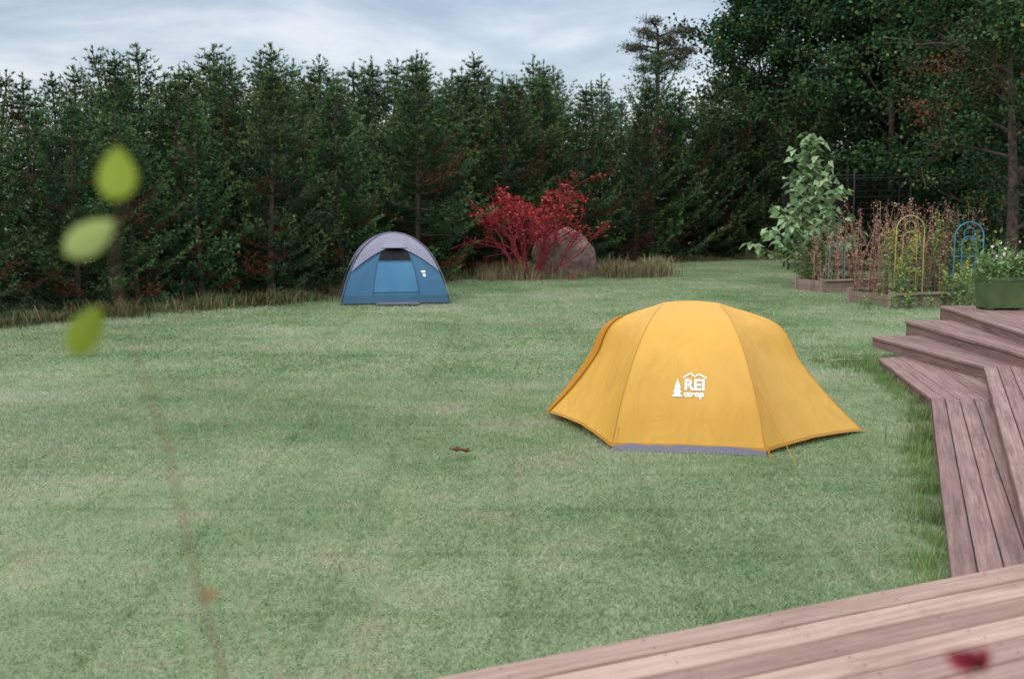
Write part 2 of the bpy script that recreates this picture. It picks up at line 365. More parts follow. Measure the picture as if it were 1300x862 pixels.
# ------------------------------------------------------------------ broadleaf trees
def grow(mb,p,d,L,r,lev,tips,rs,spread,upb,mat=0,maxlev=3,nb=4,minr=0.006):
    m_=6; pts=[p]; dd=d.copy()
    for i in range(m_-1):
        dd=dd+rs.normal(0,0.12,3)+np.array([0,0,upb]); dd/=np.linalg.norm(dd); pts.append(pts[-1]+dd*L/(m_-1))
    pts=np.array(pts); tube(mb,pts,np.linspace(r,r*0.5,m_)+minr,5 if lev<2 else 3,mat,cap=False)
    if lev>=maxlev-1:
        for q in pts[2:]: tips.append((q,dd))
    if lev<maxlev:
        for i in range(nb):
            u=rs.uniform(0.35,1.0); q=np.array([np.interp(u,np.linspace(0,1,m_),pts[:,c]) for c in range(3)])
            nd=dd+rs.normal(0,spread,3); nd/=np.linalg.norm(nd)
            grow(mb,q,nd,L*rs.uniform(0.5,0.72),r*0.5,lev+1,tips,rs,spread,upb,mat,maxlev,nb,minr)
def decid(seed,H,base_h,Rm,lm,cnt=26,ls=0.13,nl=16,cl=0.33):
    rs=np.random.RandomState(seed); mb=MB(); n=10; t=np.linspace(0,1,n)
    tr=np.stack([0.4*np.sin(t*2.3+seed)*t,0.4*np.cos(t*1.9+seed)*t,t*H*0.93],1)
    tube(mb,tr,0.17*(1-t)**0.9+0.02,8,0); tips=[]
    for i in range(nl):
        f=base_h/H+(0.93-base_h/H)*(i/(nl-1))**0.9; z=f*H
        p=np.array([np.interp(z,tr[:,2],tr[:,0]),np.interp(z,tr[:,2],tr[:,1]),min(z,H*0.93)]); a=i*2.4+rs.normal(0,0.3)
        g=(f-base_h/H)/(1-base_h/H); L=Rm*(0.45+0.6*math.sin(3.14*(0.15+0.75*g)))*0.62
        d=np.array([math.cos(a),math.sin(a),0.25+0.7*g]); d/=np.linalg.norm(d)
        grow(mb,p,d,L,0.05,1,tips,rs,0.55,0.03)
    P=[];T=[]
    for q,d in tips:
        if rs.rand()<0.10: continue
        k=int(cnt*rs.uniform(0.5,1.4)); P.append(q+rs.normal(0,cl*0.75,(k,3))*np.array([1,1,0.6])); T.append(np.clip(rs.normal(0.47,0.16)+rs.normal(0,0.12,k),0,1))
    P=np.concatenate(P);T=np.concatenate(T); k=len(P)
    D=nrm(rs.normal(0,1,(k,3))*np.array([1,1,0.6])+np.array([0,0,-0.25]))
    leaves(mb,P,D,rs.uniform(0.6,1.1,k)*ls,rs.uniform(0.5,0.8,k)*ls,1,T)
    return mb.mesh('broadleaf_tree',[M_bark,lm])
oak=[decid(21,13,1.6,4.8,M_leafd,17,0.22,20,0.4),decid(22,12,1.4,4.6,M_leafd,17,0.22,20,0.4),decid(23,8,0.6,3.3,M_leafd,16,0.13,16)]
rus=decid(24,11,3.5,3.4,M_leafr,14,0.16,10)
for (x,y,v,s) in((10.6,48,0,0.76),(13.5,49,1,1.12),(17.0,46,0,1.2),(21.5,44,1,1.25),(14.6,42.5,1,0.95),(17.6,39,0,1.05),(12.4,54,0,1.1),(20.5,35,1,1.0),(16.2,44.5,1,0.9)):
    obj('oak_tree',oak[v],(x,y,-0.05),random.uniform(0,6.28),s)
obj('small_leafy_tree',oak[2],(12.2,27.0,-0.05),1.0,0.92)
obj('small_leafy_tree',oak[2],(14.6,30.5,-0.05),3.0,1.15)
obj('small_leafy_tree',oak[2],(15.5,35.5,-0.05),5.0,1.1)
obj('russet_tree',rus,(14.9,33.6,-0.05),0.6,0.95)
for (x,y,s) in((13.2,43.6,1.2),(16,43,1.3),(19,41,1.3),(18.4,37,1.2),(11.3,45,1.2)):
    obj('pine_tree',random.choice(pines),(x,y,0),random.uniform(0,6.28),s)
# scraggly old pine
mb=MB(); rs=np.random.RandomState(5); t=np.linspace(0,1,10); tr=np.stack([0.5*np.sin(t*2),0.2*t,t*9.9],1); tube(mb,tr,0.17*(1-t)+0.05,7,0)
Ps=[]
for i in range(16):
    z=7.9+i*0.125; a=i*2.4+rs.normal(0,.3); L=rs.uniform(0.7,1.9)*(1.05-0.03*i); p=np.array([np.interp(z,tr[:,2],tr[:,0]),0.15,z]); e=p+np.array([math.cos(a),math.sin(a),rs.uniform(0.0,0.35)])*L
    tube(mb,[p,(p+e)/2+np.array([0,0,0.12]),e],[0.05,0.035,0.02],4,0)
    for u in (0.62,0.82,1.0):
        k=130; Ps.append(p+(e-p)*u+rs.normal(0,1,(k,3))*np.array([0.24,0.24,0.09])+np.array([0,0,0.08]))
P=np.concatenate(Ps); k=len(P); needles(mb,P,nrm(rs.normal(0,1,(k,3))+np.array([0,0,0.4])),rs.uniform(0.12,0.2,k),np.full(k,0.04),1,rs.rand(k))
obj('old_pine_tree',mb.mesh('old_pine_tree',[M_bark,M_scrag]),(6.0,50,0),0,1.0)

# ------------------------------------------------------------------ red bush + boulder
mb=MB(); rs=np.random.RandomState(33); tips=[]
for i in range(15):
    a=i*2.4; sp=rs.uniform(0.15,1.15); d=np.array([math.cos(a)*sp,math.sin(a)*sp*0.8,1.0]); d/=np.linalg.norm(d)
    grow(mb,np.array([math.cos(a)*0.18,math.sin(a)*0.18,0.0]),d,rs.uniform(1.4,1.95),0.026,1,tips,rs,0.36,-0.012,0,3,4,0.006)
P=[];T=[]
for q,d in tips:
    if q[2]<1.1 or rs.rand()<0.42: continue
    k=int(rs.randint(3,10)*(1.4 if q[2]>1.9 else 0.6)); P.append(q+rs.normal(0,0.11,(k,3))*np.array([1,1,0.4])); T.append(np.clip(rs.normal(0.5,0.22)+rs.normal(0,.15,k),0,1))
P=np.concatenate(P);T=np.concatenate(T);k=len(P)
leaves(mb,P,nrm(rs.normal(0,1,(k,3))*np.array([1,1,0.5])),rs.uniform(0.07,0.13,k),0.06,1,T)
obj('red_burning_bush',mb.mesh('red_burning_bush',[M_redbark,M_red]),(0.55,31.8,0),0.3,(1.05,1.0,0.96))
def boulder(seed):
    import bmesh
    bm=bmesh.new(); bmesh.ops.create_icosphere(bm,subdivisions=6,radius=1)
    from mathutils import noise
    for v in bm.verts:
        c=v.co.copy(); v.co*=1+0.16*noise.noise(c*1.3+Vector((seed,0,0)))+0.06*noise.noise(c*3.5)+0.03*noise.noise(c*9)+0.015*noise.noise(c*22)
        v.co.z=max(v.co.z,-0.35)
    me=bpy.data.meshes.new('boulder'); bm.to_mesh(me); bm.free()
    for p in me.polygons: p.use_smooth=True
    return me
me=boulder(3); me.materials.append(plain('rock',(0.27,0.17,0.145),(0.12,0.08,0.07),0.9,3.5,0.9,detail=10))
obj('boulder',me,(1.58,33.2,0.42),0.4,(1.0,0.75,1.0))

# ------------------------------------------------------------------ big pale leaf young tree
mb=MB(); rs=np.random.RandomState(41); H=3.75
tube(mb,[(0,0,0),(0.04,0,1.2),(-0.03,0.03,2.5),(0,0,H)],[0.05,0.04,0.028,0.01],6,0)
P=[];D=[];S=[];T=[]
for i in range(54):
    f=i/53; z=0.35+f*(H-0.45); a=i*2.4+rs.normal(0,0.3); L=(1.55*(1-f)**0.95+0.14)*rs.uniform(0.55,1.1); el=0.35+0.5*f
    p=np.array([0,0,z]); d=np.array([math.cos(a)*math.cos(el),math.sin(a)*math.cos(el),math.sin(el)]); B=[p+d*L*u+np.array([0,0,0.15*u*u]) for u in(0,.33,.66,1)]
    tube(mb,B,[0.014,0.011,0.008,0.005],4,0)
    for u in np.linspace(0.3,1.0,max(3,int(L/0.11))):
        for _ in range(2):
            q=p+d*L*u+np.array([0,0,0.15*u*u]); b=rs.uniform(0,6.28); P.append(q); D.append([math.cos(b),math.sin(b),rs.uniform(-0.6,0.3)]); S.append([0,0,1.0]+rs.normal(0,0.45,3)); T.append(np.clip(rs.normal(0.45,0.28)+f*0.15,0,1))
P=np.array(P);D=nrm(np.array(D));S=np.array(S);T=np.array(T)
pet=P+D*0.06
leaves(mb,pet,D,rs.uniform(0.15,0.31,len(P)),rs.uniform(0.14,0.26,len(P)),1,T,S,0.3)
obj('broad_leaved_sapling',mb.mesh('broad_leaved_sapling',[plain('green_stem',(0.14,0.13,0.07),None,0.7,5),M_big]),(7.75,29,0),0.2,(1,1,1.02))

# ------------------------------------------------------------------ garden
def bed(name,c,sx,sy,rz,h=0.32):
    e=empty(name,(c[0],c[1],0),rz); mb=MB()
    for lv in range(2):
        hh=h/2; z=hh/2+lv*hh
        for sg in(-1,1):
            box(mb,(0,sg*sy/2,z),(sx,0.045,hh-0.006),0,0,random.random()); box(mb,(sg*(sx/2-0.023),0,z),(0.045,sy-0.05,hh-0.006),0,0,random.random())
    for sx_ in(-1,1):
        for sy_ in(-1,1): box(mb,(sx_*(sx/2+0.03),sy_*(sy/2-0.06),h/2+0.03),(0.09,0.09,h+0.06),0,0,0.8)
    for sg in(-1,1): box(mb,(0,sg*(sy/2+0.01),h+0.021),(sx+0.02,0.13,0.035),0,0,1.0)
    obj('timber_frame',mb.mesh('timber_frame',[M_bed]),parent=e)
    mb=MB(); box(mb,(0,0,h*0.4),(sx-0.1,sy-0.1,h*0.7)); obj('soil',mb.mesh('soil',[plain('soil',(0.06,0.04,0.03),(0.03,0.02,0.015),0.95,20,0.6)]),parent=e)
bed('raised_garden_bed',(8.75,23.9),2.3,1.5,0.35,0.26); bed('raised_garden_bed',(8.3,27.7),1.9,1.2,0.35,0.28); bed('raised_garden_bed',(10.6,27.0),2.2,1.3,0.35,0.28)
def stalks(name,loc,n,h,sx,sy,stem,leaf,top,nl=10,ls=0.09,rz=0.35,ntop=10):
    mb=MB(); P=[];D=[];T=[];P2=[]
    for _ in range(n):
        x=random.uniform(-sx,sx); y=random.uniform(-sy,sy); hh=h*random.uniform(0.4,1.0); lx,ly=random.gauss(0,0.17)*hh,random.gauss(0,0.17)*hh
        pts=np.array([[x,y,0],[x+lx*.3,y+ly*.3,hh*.5],[x+lx,y+ly,hh]]); tube(mb,pts,[0.009,0.007,0.004],3,0,random.random(),False)
        for u in np.random.uniform(0.15,1,nl):
            P.append([np.interp(u,[0,.5,1],pts[:,c]) for c in range(3)]); D.append(np.random.normal(0,1,3)*[1,1,.5]); T.append(random.random())
        for u in np.random.uniform(0.72,1.03,ntop): P2.append(np.array([np.interp(u,[0,.5,1],pts[:,c]) for c in range(3)])+np.random.normal(0,0.035,3))
    leaves(mb,np.array(P),nrm(np.array(D)),ls,ls*0.4,1,np.array(T))
    if P2:
        P2=np.array(P2); leaves(mb,P2,nrm(np.random.normal(0,1,P2.shape)),0.045,0.035,2,np.random.rand(len(P2)))
    return obj(name,mb.mesh(name,[stem,leaf,top]),loc,rz)
np.random.seed(3)
M_gs=plain('green_stalk',(0.16,0.22,0.08),None,0.7,5)
stalks('dried_flower_stalks',(8.6,24.3,0.18),90,2.1,1.1,0.5,M_stalk,M_stalk,M_stalk,12,0.08)
stalks('dried_flower_stalks',(8.2,27.8,0.18),65,1.6,0.85,0.5,M_stalk,M_stalk,M_stalk,14,0.08)
stalks('dried_flower_stalks',(10.4,26.9,0.18),80,2.1,1.1,0.5,M_stalk,M_weed,M_stalk,14,0.09)
stalks('goldenrod_plant',(8.2,23.3,0.18),24,1.6,0.4,0.35,M_gs,M_green,M_gold,16,0.11,ntop=16)
stalks('goldenrod_plant',(9.3,24.4,0.18),22,1.8,0.45,0.3,M_gs,M_green,M_gold,16,0.11,ntop=14)
stalks('goldenrod_plant',(9.5,23.2,0),26,1.0,0.5,0.3,M_gs,M_green,M_gold,20,0.12,ntop=8)
stalks('tomato_plant',(7.7,28.0,0.18),24,1.1,0.45,0.35,M_gs,M_green,M_green,22,0.12,ntop=4)
stalks('tomato_plant',(10.3,24.6,0.0),34,1.5,0.6,0.45,M_gs,M_green,M_green,24,0.12,ntop=4)
stalks('garden_flowers',(9.7,22.3,0),34,0.75,0.8,0.4,M_gs,M_green,M_flow,20,0.09,ntop=1)
stalks('garden_flowers',(8.0,22.6,0),26,0.5,0.9,0.25,M_gs,M_green,M_gold,16,0.08,ntop=2)
def arch(name,loc,w,h,m_,rz=0.1,inner=True,r=0.011):
    mb=MB()
    def U(w,h,y=0):
        return [(-w/2,y,0),(-w/2,y,h-w/2)]+[(-w/2*math.cos(a),y,h-w/2+w/2*math.sin(a)) for a in np.linspace(0.2,2.94,10)]+[(w/2,y,h-w/2),(w/2,y,0)]
    tube(mb,U(w,h),r,6)
    if inner:
        tube(mb,U(w*0.5,h*0.8),r*0.7,5)
        tube(mb,[(math.cos(a)*w*0.2,0.0,h-w*0.38+math.sin(a)*w*0.2) for a in np.linspace(0,6.28,14)],r*0.7,5)
    for z in(0.35,0.8): tube(mb,[(-w/2,0.018,z),(w/2,0.018,z)],r*0.6,5)
    obj(name,mb.mesh(name,[m_],True),loc,rz)
arch('yellow_garden_trellis',(8.40,23.35,0.2),0.62,1.70,plain('yellow_green_paint',(0.46,0.48,0.12),None,0.6,5),r=0.010)
arch('blue_garden_trellis',(10.0,24.2,0.2),0.66,1.55,plain('blue_paint',(0.08,0.27,0.42),None,0.6,5),r=0.014)
arch('teal_plant_support',(7.95,27.0,0.2),0.40,1.0,plain('teal_paint',(0.10,0.28,0.32),None,0.6,5),0.1,False,r=0.010)
# trampoline
e=empty('trampoline',(11.1,37,0)); mb=MB()
ring=lambda r,z:[(math.cos(a)*r,math.sin(a)*r,z) for a in np.linspace(0,2*math.pi,33)]
tube(mb,ring(2.1,0.85),0.035,6); tube(mb,ring(2.05,3.05),0.015,5)
for i in range(6):
    a=i*math.pi/3+0.35; c,s=math.cos(a),math.sin(a)
    tube(mb,[(c*2.15,s*2.15,0),(c*2.17,s*2.17,1.5),(c*2.17,s*2.17,2.9),(c*2.05,s*2.05,3.15)],0.035,6)
obj('frame',mb.mesh('frame',[M_black],True),parent=e)
mb=MB(); mb.add([p for p in ring(2.0,0.85)[:-1]],[list(range(32))]); obj('bed',mb.mesh('bed',[M_dark]),parent=e)
mb=MB()
for i in range(56):
    a=i*2*math.pi/56; tube(mb,[(math.cos(a)*2.05,math.sin(a)*2.05,0.9),(math.cos(a)*1.98,math.sin(a)*1.98,2.0),(math.cos(a)*2.05,math.sin(a)*2.05,3.05)],0.006,3,cap=False)
for z in np.arange(1.0,3.0,0.2): tube(mb,ring(2.0,z),0.006,3,cap=False)
obj('safety_net',mb.mesh('safety_net',[M_dark]),parent=e)

# ------------------------------------------------------------------ decks
def clip(poly,p,n):
    out=[]
    for i in range(len(poly)):
        a=poly[i];b=poly[(i+1)%len(poly)]; da=np.dot(a-p,n); db=np.dot(b-p,n)
        if da>=0: out.append(a)
        if da*db<0: out.append(a+(b-a)*da/(da-db))
    return out
def boards(mb,poly,d,z,w=0.14,gap=0.008,th=0.034,start=None):
    d=np.array(d)/np.linalg.norm(d); n=np.array([-d[1],d[0]]); poly=[np.array(p,dtype=float) for p in poly]
    ar=sum(poly[i][0]*poly[(i+1)%len(poly)][1]-poly[(i+1)%len(poly)][0]*poly[i][1] for i in range(len(poly)))
    if ar<0: poly=poly[::-1]
    s=[np.dot(p,n) for p in poly]; lo,hi=min(s),max(s)
    a=(start-math.ceil((start-lo)/w)*w) if start is not None else lo
    while a<hi:
        q=clip(clip(poly,n*(a+gap/2),n),n*(a+w-gap/2),-n)
        if len(q)>=3:
            k=len(q); zz=z+random.gauss(0,0.0015); ti=random.random(); c=sum(q)/k
            bev=0.005
            top=[]
            for p in q:
                v=c-p; t2=np.dot(v,n); top.append(p+n*np.sign(t2)*min(bev,abs(t2)))
            V=np.array([[*p,zz-th] for p in q]+[[*p,zz-bev] for p in q]+[[*p,zz] for p in top])
            F=[list(range(k))[::-1],list(range(2*k,3*k))]
            for i in range(k):
                j=(i+1)%k; F.append((i,j,k+j,k+i)); F.append((k+i,k+j,2*k+j,2*k+i))
            sd=random.uniform(0,50); V2=np.stack([V[:,:2]@d+sd,V[:,:2]@n+sd,np.full(len(V),sd)],1)
            mb.add(V,F,0,ti,V2)
        a+=w
def fascia(mb,a,b,ztop,zbot,th=0.03,ins=0.02):
    a=np.array(a,dtype=float);b=np.array(b,dtype=float); d=(b-a)/np.linalg.norm(b-a); n=np.array([d[1],-d[0]])
    a2=a+n*ins;b2=b+n*ins; a3=a2+n*th;b3=b2+n*th
    V=np.array([[*p,z] for z in(zbot,ztop) for p in(a2,b2,b3,a3)])
    L=np.linalg.norm(b-a); G=np.array([[x,z,3.0] for z in(0,ztop-zbot) for x in(0,L,L,0)])
    mb.add(V,[(0,3,2,1),(4,5,6,7),(0,1,5,4),(1,2,6,5),(2,3,7,6),(3,0,4,7)],0,0.2,G)
a_=np.array([.904,.427]); n_=np.array([.427,-.904]); P0=np.array([-.279,3.39])
e=empty('wooden_deck')
mb=MB()
boards(mb,[P0-a_*2.5,P0+a_*3.6,P0+a_*3.6+n_*5,P0-a_*2.5+n_*5],a_,0.59,gap=0.010,start=np.dot(P0,np.array([-a_[1],a_[0]])))
fascia(mb,P0-a_*2.5,P0+a_*3.6,0.55,0.0)
obj('upper_platform',mb.mesh('upper_platform',[M_deck]),parent=e)
mb=MB(); nb=np.array([-a_[1],a_[0]])
for i in range(14):
    for jx in np.arange(-0.3,3.4,0.55):
        for o_ in(0.035,0.105):
            p=P0+a_*jx-nb*(i*0.14+o_)
            V=[(p[0]+math.cos(q_)*0.0045,p[1]+math.sin(q_)*0.0045,0.596) for q_ in np.linspace(0,6.283,7)[:-1]]
            mb.add(V,[list(range(6))])
obj('deck_screws',mb.mesh('deck_screws',[plain('screw_steel',(0.12,0.09,0.08),None,0.5,5)]),parent=e)
mb=MB(); nr=np.array([.942,-.336]); bdir=np.array([.336,.942])
boards(mb,[A0,A1,A1+np.array([1.25,-0.2]),A0+nr*0.95],bdir,0.14,start=np.dot(A0,np.array([-bdir[1],bdir[0]])))
boards(mb,[A1,A2,(5.7,14.6),A1+np.array([1.25,-0.2])],(0.148,0.989),0.14,start=np.dot(A1,np.array([-0.989,0.148])))
fascia(mb,A0,A1,0.10,0.0); fascia(mb,A1,A2,0.10,0.0)
B0=np.array([2.34,4.6]);B1=np.array([5.36,12.4]);B2=np.array([5.02,15.3]); bd=(B1-B0)/np.linalg.norm(B1-B0)
boards(mb,[B0,B1,(9,12.4),(9,4.6)],bd,0.29,start=np.dot(B0,np.array([-bd[1],bd[0]])))
fd=B2-B1; fd/=np.linalg.norm(fd)
boards(mb,[B1,B2,(6.6,15.6),(6.6,12.4)],fd,0.29,start=np.dot(B1,np.array([-fd[1],fd[0]])))
fascia(mb,B0,B1,0.25,0.142); fascia(mb,B1,B2,0.25,0.142)
C0=np.array([5.74,11.9]);C1=np.array([5.73,16.0])
boards(mb,[C0,C1,(9.5,16.3),(9.5,11.9)],(0,1),0.44,start=-C0[0]); fascia(mb,C0,C1,0.40,0.0); fascia(mb,(9.5,11.93),(C0[0],11.93),0.40,0.292)
obj('lower_steps',mb.mesh('lower_steps',[M_deck2]),parent=e)
mb=MB(); D0=np.array([6.02,12.2]);D1=np.array([6.5,16.7]); dd=D1-D0; dd/=np.linalg.norm(dd)
boards(mb,[D0,D1,(10,17.2),(10,12.2)],dd,0.59,start=np.dot(D0,np.array([-dd[1],dd[0]]))); fascia(mb,D0,D1,0.55,0.0); fascia(mb,(10,12.23),(D0[0],12.23),0.55,0.442); fascia(mb,D1,(10,17.2),0.55,0.0)
obj('top_step',mb.mesh('top_step',[M_deck2]),parent=e)

# planter trough
e=empty('green_planter',(7.2,16.2,0.592),0.12)
mb=MB(); M_glz=plain('green_glaze',(0.08,0.13,0.045),(0.04,0.075,0.025),0.3,4,spec=0.6)
def trough(mb,w,d,h,th,tp):
    lv=[(0.03,tp),(h*0.5,(1+tp)/2),(h-0.05,1.0),(h-0.05,1.06),(h,1.06)]
    rings=[]
    def rr(sx,sy,z):
        r=0.06; pts=[]
        for cx,cy,a0 in((1,1,0),(-1,1,90),(-1,-1,180),(1,-1,270)):
            for a in(0,30,60,90):
                q=math.radians(a0+a); pts.append((cx*(sx/2-r)+math.cos(q)*r,cy*(sy/2-r)+math.sin(q)*r,z))
        return pts
    for z,s in lv: rings.append(rr(w*s,d*s,z))
    rings.append(rr(w*1.06-2*th,d*1.06-2*th,h)); rings.append(rr(w-2*th,d-2*th,h-0.08))
    V=np.array([p for r_ in rings for p in r_]); F=[]
    for i in range(len(rings)-1):
        for j in range(16): k=(j+1)%16; F.append((i*16+j,i*16+k,(i+1)*16+k,(i+1)*16+j))
    mb.add(V,F); mb.add(V[-16:],[list(range(16))],1); mb.add(V[:16],[list(range(16))[::-1]])
trough(mb,0.68,0.42,0.48,0.03,0.9)
for sx in(-1,1):
    for sy in(-1,1): box(mb,(sx*0.24,sy*0.13,0.015),(0.08,0.08,0.03))
obj('pot',mb.mesh('pot',[M_glz,plain('potting_soil',(0.05,0.035,0.025),None,0.95,20)]),parent=e)
rs=np.random.RandomState(8); mb=MB(); k=1300; P=np.stack([rs.uniform(-.33,.33,k),rs.uniform(-.2,.2,k),0.42+np.abs(rs.normal(0,0.17,k))],1)
leaves(mb,P,nrm(rs.normal(0,1,(k,3))+np.array([0,0,.5])),rs.uniform(0.06,0.13,k),0.045,0,rs.rand(k))
k=28; P=np.stack([rs.uniform(-.33,.25,k),rs.uniform(-.2,.2,k),0.64+np.abs(rs.normal(0,0.15,k))],1); leaves(mb,P,nrm(rs.normal(0,1,(k,3))),0.05,0.05,1,rs.rand(k))
for i in range(14): x,y=rs.uniform(-.3,.3),rs.uniform(-.18,.18); tube(mb,[(x,y,.35),(x*1.2,y*1.2,.6),(x*1.5,y*1.3,rs.uniform(.7,.98))],0.006,3,0,0.6,False)
obj('plants',mb.mesh('plants',[M_green,M_flow]),parent=e)
mb=MB(); box(mb,(0,0,0.45),(0.12,0.12,0.9)); box(mb,(0,0,0.92),(0.16,0.16,0.04)); box(mb,(0,0,0.96),(0.10,0.10,0.04))
obj('white_post',mb.mesh('white_post',[M_white]),(7.85,16.6,0.592))

# ------------------------------------------------------------------ tents
def catm(pts,t):
    pts=np.array(pts,dtype=float); n=len(pts)-1; x=min(t*n,n-1e-6); i=int(x); f=x-i
    p0=pts[max(i-1,0)];p1=pts[i];p2=pts[i+1];p3=pts[min(i+2,n)]
    if i==0: p0=2*p1-p2
    if i+2>n: p3=2*p2-p1
    return 0.5*((2*p1)+(-p0+p2)*f+(2*p0-5*p1+4*p2-p3)*f*f+(-p0+3*p1-3*p2+p3)*f**3)
def panel_fn(r1,r2,sag,hem,bulge=0.0,wr=0.0):
    def fn(s,t,off=0.0):
        def raw(s,t):
            p=catm(r1,t)*(1-s)+catm(r2,t)*s
            w=math.sin(math.pi*s); cd=np.array([-p[0],-p[1],0.0]); cd=cd/(np.linalg.norm(cd)+1e-6)
            p=p+cd*sag*w*math.sin(math.pi*min(1,t*0.93+0.03)); p[2]+=hem*w*t**8+bulge*w*(1-t)**2
            p=p+cd*0.5*hem*w*t**6
            if wr:
                p=p+cd*wr*w*(t**1.5)*(math.sin(s*17+t*6)+0.7*math.sin(s*31-t*9+1)+0.6*math.sin((s+t)*11+2))
            return p
        p=raw(s,t)
        if off:
            e=1e-3; s0=min(max(s,e),1-e); t0=min(max(t,0.03),1-e)
            a=raw(s0+e,t0)-raw(s0-e,t0); b=raw(s0,t0+e)-raw(s0,t0-e); n=np.cross(b,a); n/=np.linalg.norm(n)+1e-12
            c=raw(s0,t0)
            if np.dot(n,c-np.array([0,0,0.2]))<0: n=-n
            p=p+n*off
        return p
    return fn
def patch(mb,fn,s0,s1,t0,t1,ns,nt_,off=0,mat=0,t1f=None):
    V=[]
    for i in range(nt_+1):
        for j in range(ns+1):
            s=s0+(s1-s0)*j/ns; te=t1 if t1f is None else t1f(s); t=t0+(te-t0)*i/nt_
            V.append(fn(s,t,off))
    F=[(i*(ns+1)+j,i*(ns+1)+j+1,(i+1)*(ns+1)+j+1,(i+1)*(ns+1)+j) for i in range(nt_) for j in range(ns)]
    mb.add(V,F,mat)
# --- yellow
e=empty('yellow_dome_tent',(1.70,10.41,0),-math.atan2(.167,.986))
FR=[(.26,0,1.19),(.37,-.48,1.06),(.48,-.84,.80),(.58,-1.03,.44),(.66,-1.14,.03)]
RT=[(.26,0,1.19),(.80,-.02,1.0),(1.02,-.03,.655),(1.29,-.03,.33),(1.60,-.03,.02)]
LT=[(-.26,0,1.19),(-.72,0,1.0),(-.90,0.05,.66),(-1.12,.12,.35),(-1.38,.18,.06)]
mir=lambda r,sx,sy:[(p[0]*sx,p[1]*sy,p[2]) for p in r]
FL=mir(FR,-1,1);BR=mir(FR,1,-1);BL=mir(FR,-1,-1)
wv=0.0045
fns=[panel_fn(LT,FL,0.04,0.035,0,wv),panel_fn(FL,FR,0.035,0.01,0.02,wv*0.8),panel_fn(FR,RT,0.065,0.025,0,wv),panel_fn(RT,BR,0.045,0.03,0,wv),panel_fn(BR,BL,0.03,0.02,0.02,wv),panel_fn(BL,LT,0.035,0.05,0,wv)]
mb=MB()
for f in fns: patch(mb,f,0,1,0,1,28,44)
flyme=mb.mesh('rainfly',[M_yel],True); fo=obj('rainfly',flyme,parent=e)
mb=MB()
for f,ss in((fns[1],0.0),(fns[1],1.0),(fns[0],0.0),(fns[2],1.0),(fns[5],0),(fns[3],1)):
    w_=0.010; s1=w_/1.2 if ss==0 else 1-w_/1.2
    patch(mb,f,min(ss,s1),max(ss,s1),0.02,1,1,40,0.004)
for f in fns: patch(mb,f,0,1,0.982,1,28,1,0.004)
obj('seams',mb.mesh('seams',[M_seam],True),parent=e)
mb=MB(); V=[]
for t in np.linspace(0.12,1,24):
    p=catm(LT,t); V.append(p+np.array([-0.015,0.02,0.012])); V.append(p+np.array([-0.045-0.05*math.sin(t*3.0),0.10+0.18*t,-0.02]))
mb.add(V,[(2*i,2*i+1,2*i+3,2*i+2) for i in range(23)])
tube(mb,[catm(LT,t)+np.array([-0.01,0.0,0.012]) for t in np.linspace(0.2,1,16)],0.012,5)
obj('vestibule_door',mb.mesh('vestibule_door',[M_org],True),parent=e)
mb=MB()
V=np.array([(-.655,-1.16,0.0),(.665,-1.16,0.0),(.665,1.12,0.0),(-.655,1.12,0.0)]); V2=V+np.array([0,0,.06]); V2[:,:2]*=0.975
mb.add(np.concatenate([V,V2]),[(0,1,5,4),(1,2,6,5),(2,3,7,6),(3,0,4,7),(4,5,6,7)])
obj('tent_floor',mb.mesh('tent_floor',[M_floor]),parent=e)
mb=MB()
tube(mb,[(.56,-.98,.58),(.72,-1.24,.28),(.88,-1.5,0.0)],0.003,4); tube(mb,[(.56,-.98,.58),(.60,-1.24,.28),(.68,-1.44,0.01)],0.0028,4)
tube(mb,[(-.55,-.98,.55),(-.58,-1.05,.28),(-.62,-1.18,0.05)],0.002,4); tube(mb,[(-1.38,.18,.06),(-1.52,.2,0)],0.004,4); tube(mb,[(1.60,-.03,.02),(1.70,-.03,0)],0.004,4)
tube(mb,[(.66,-1.13,.05),(.72,-1.24,.0)],0.004,4)
obj('guy_lines',mb.mesh('guy_lines',[M_org]),parent=e)
bvh=BVHTree.FromPolygons([v.co for v in flyme.vertices],[list(p.vertices) for p in flyme.polygons])
def textmesh(body,size,off):
    cu=bpy.data.curves.new('t','FONT'); cu.body=body; cu.size=size; cu.offset=off; cu.align_x='LEFT'; cu.resolution_u=3
    o=bpy.data.objects.new('t',cu); COL.objects.link(o); dg=bpy.context.evaluated_depsgraph_get(); dg.update()
    me=bpy.data.meshes.new_from_object(o.evaluated_get(dg)); V=np.array([v.co[:] for v in me.vertices]); F=[list(p.vertices) for p in me.polygons]
    bpy.data.objects.remove(o); return V,F
mb=MB()
def stamp(V,F,cx,cz):
    out=[]
    for v in V:
        h=bvh.ray_cast(Vector((cx+v[0],-3,cz+v[1])),Vector((0,1,0)))
        out.append(h[0]+Vector((0,-0.006,0.003)) if h[0] else Vector((cx+v[0],-1.1,cz+v[1])))
    mb.add([tuple(p) for p in out],F)
LZ=-0.03
try:
    V,F=textmesh('REI',0.125,0.0045); V[:,0]*=1.08; stamp(V,F,-0.045,0.545+LZ); V,F=textmesh('co·op',0.068,0.004); V[:,0]*=1.1; stamp(V,F,-0.045,0.490+LZ)
except Exception as ex: print('text fail',ex)
def strip(pts,w):
    for a,b in zip(pts[:-1],pts[1:]):
        a=np.array(a);b=np.array(b); d=(b-a)/np.linalg.norm(b-a); n=np.array([-d[1],d[0]])*w/2
        stamp(np.array([a-n,b-n,b+n,a+n]),[(0,1,2,3)],0,0.487+LZ)
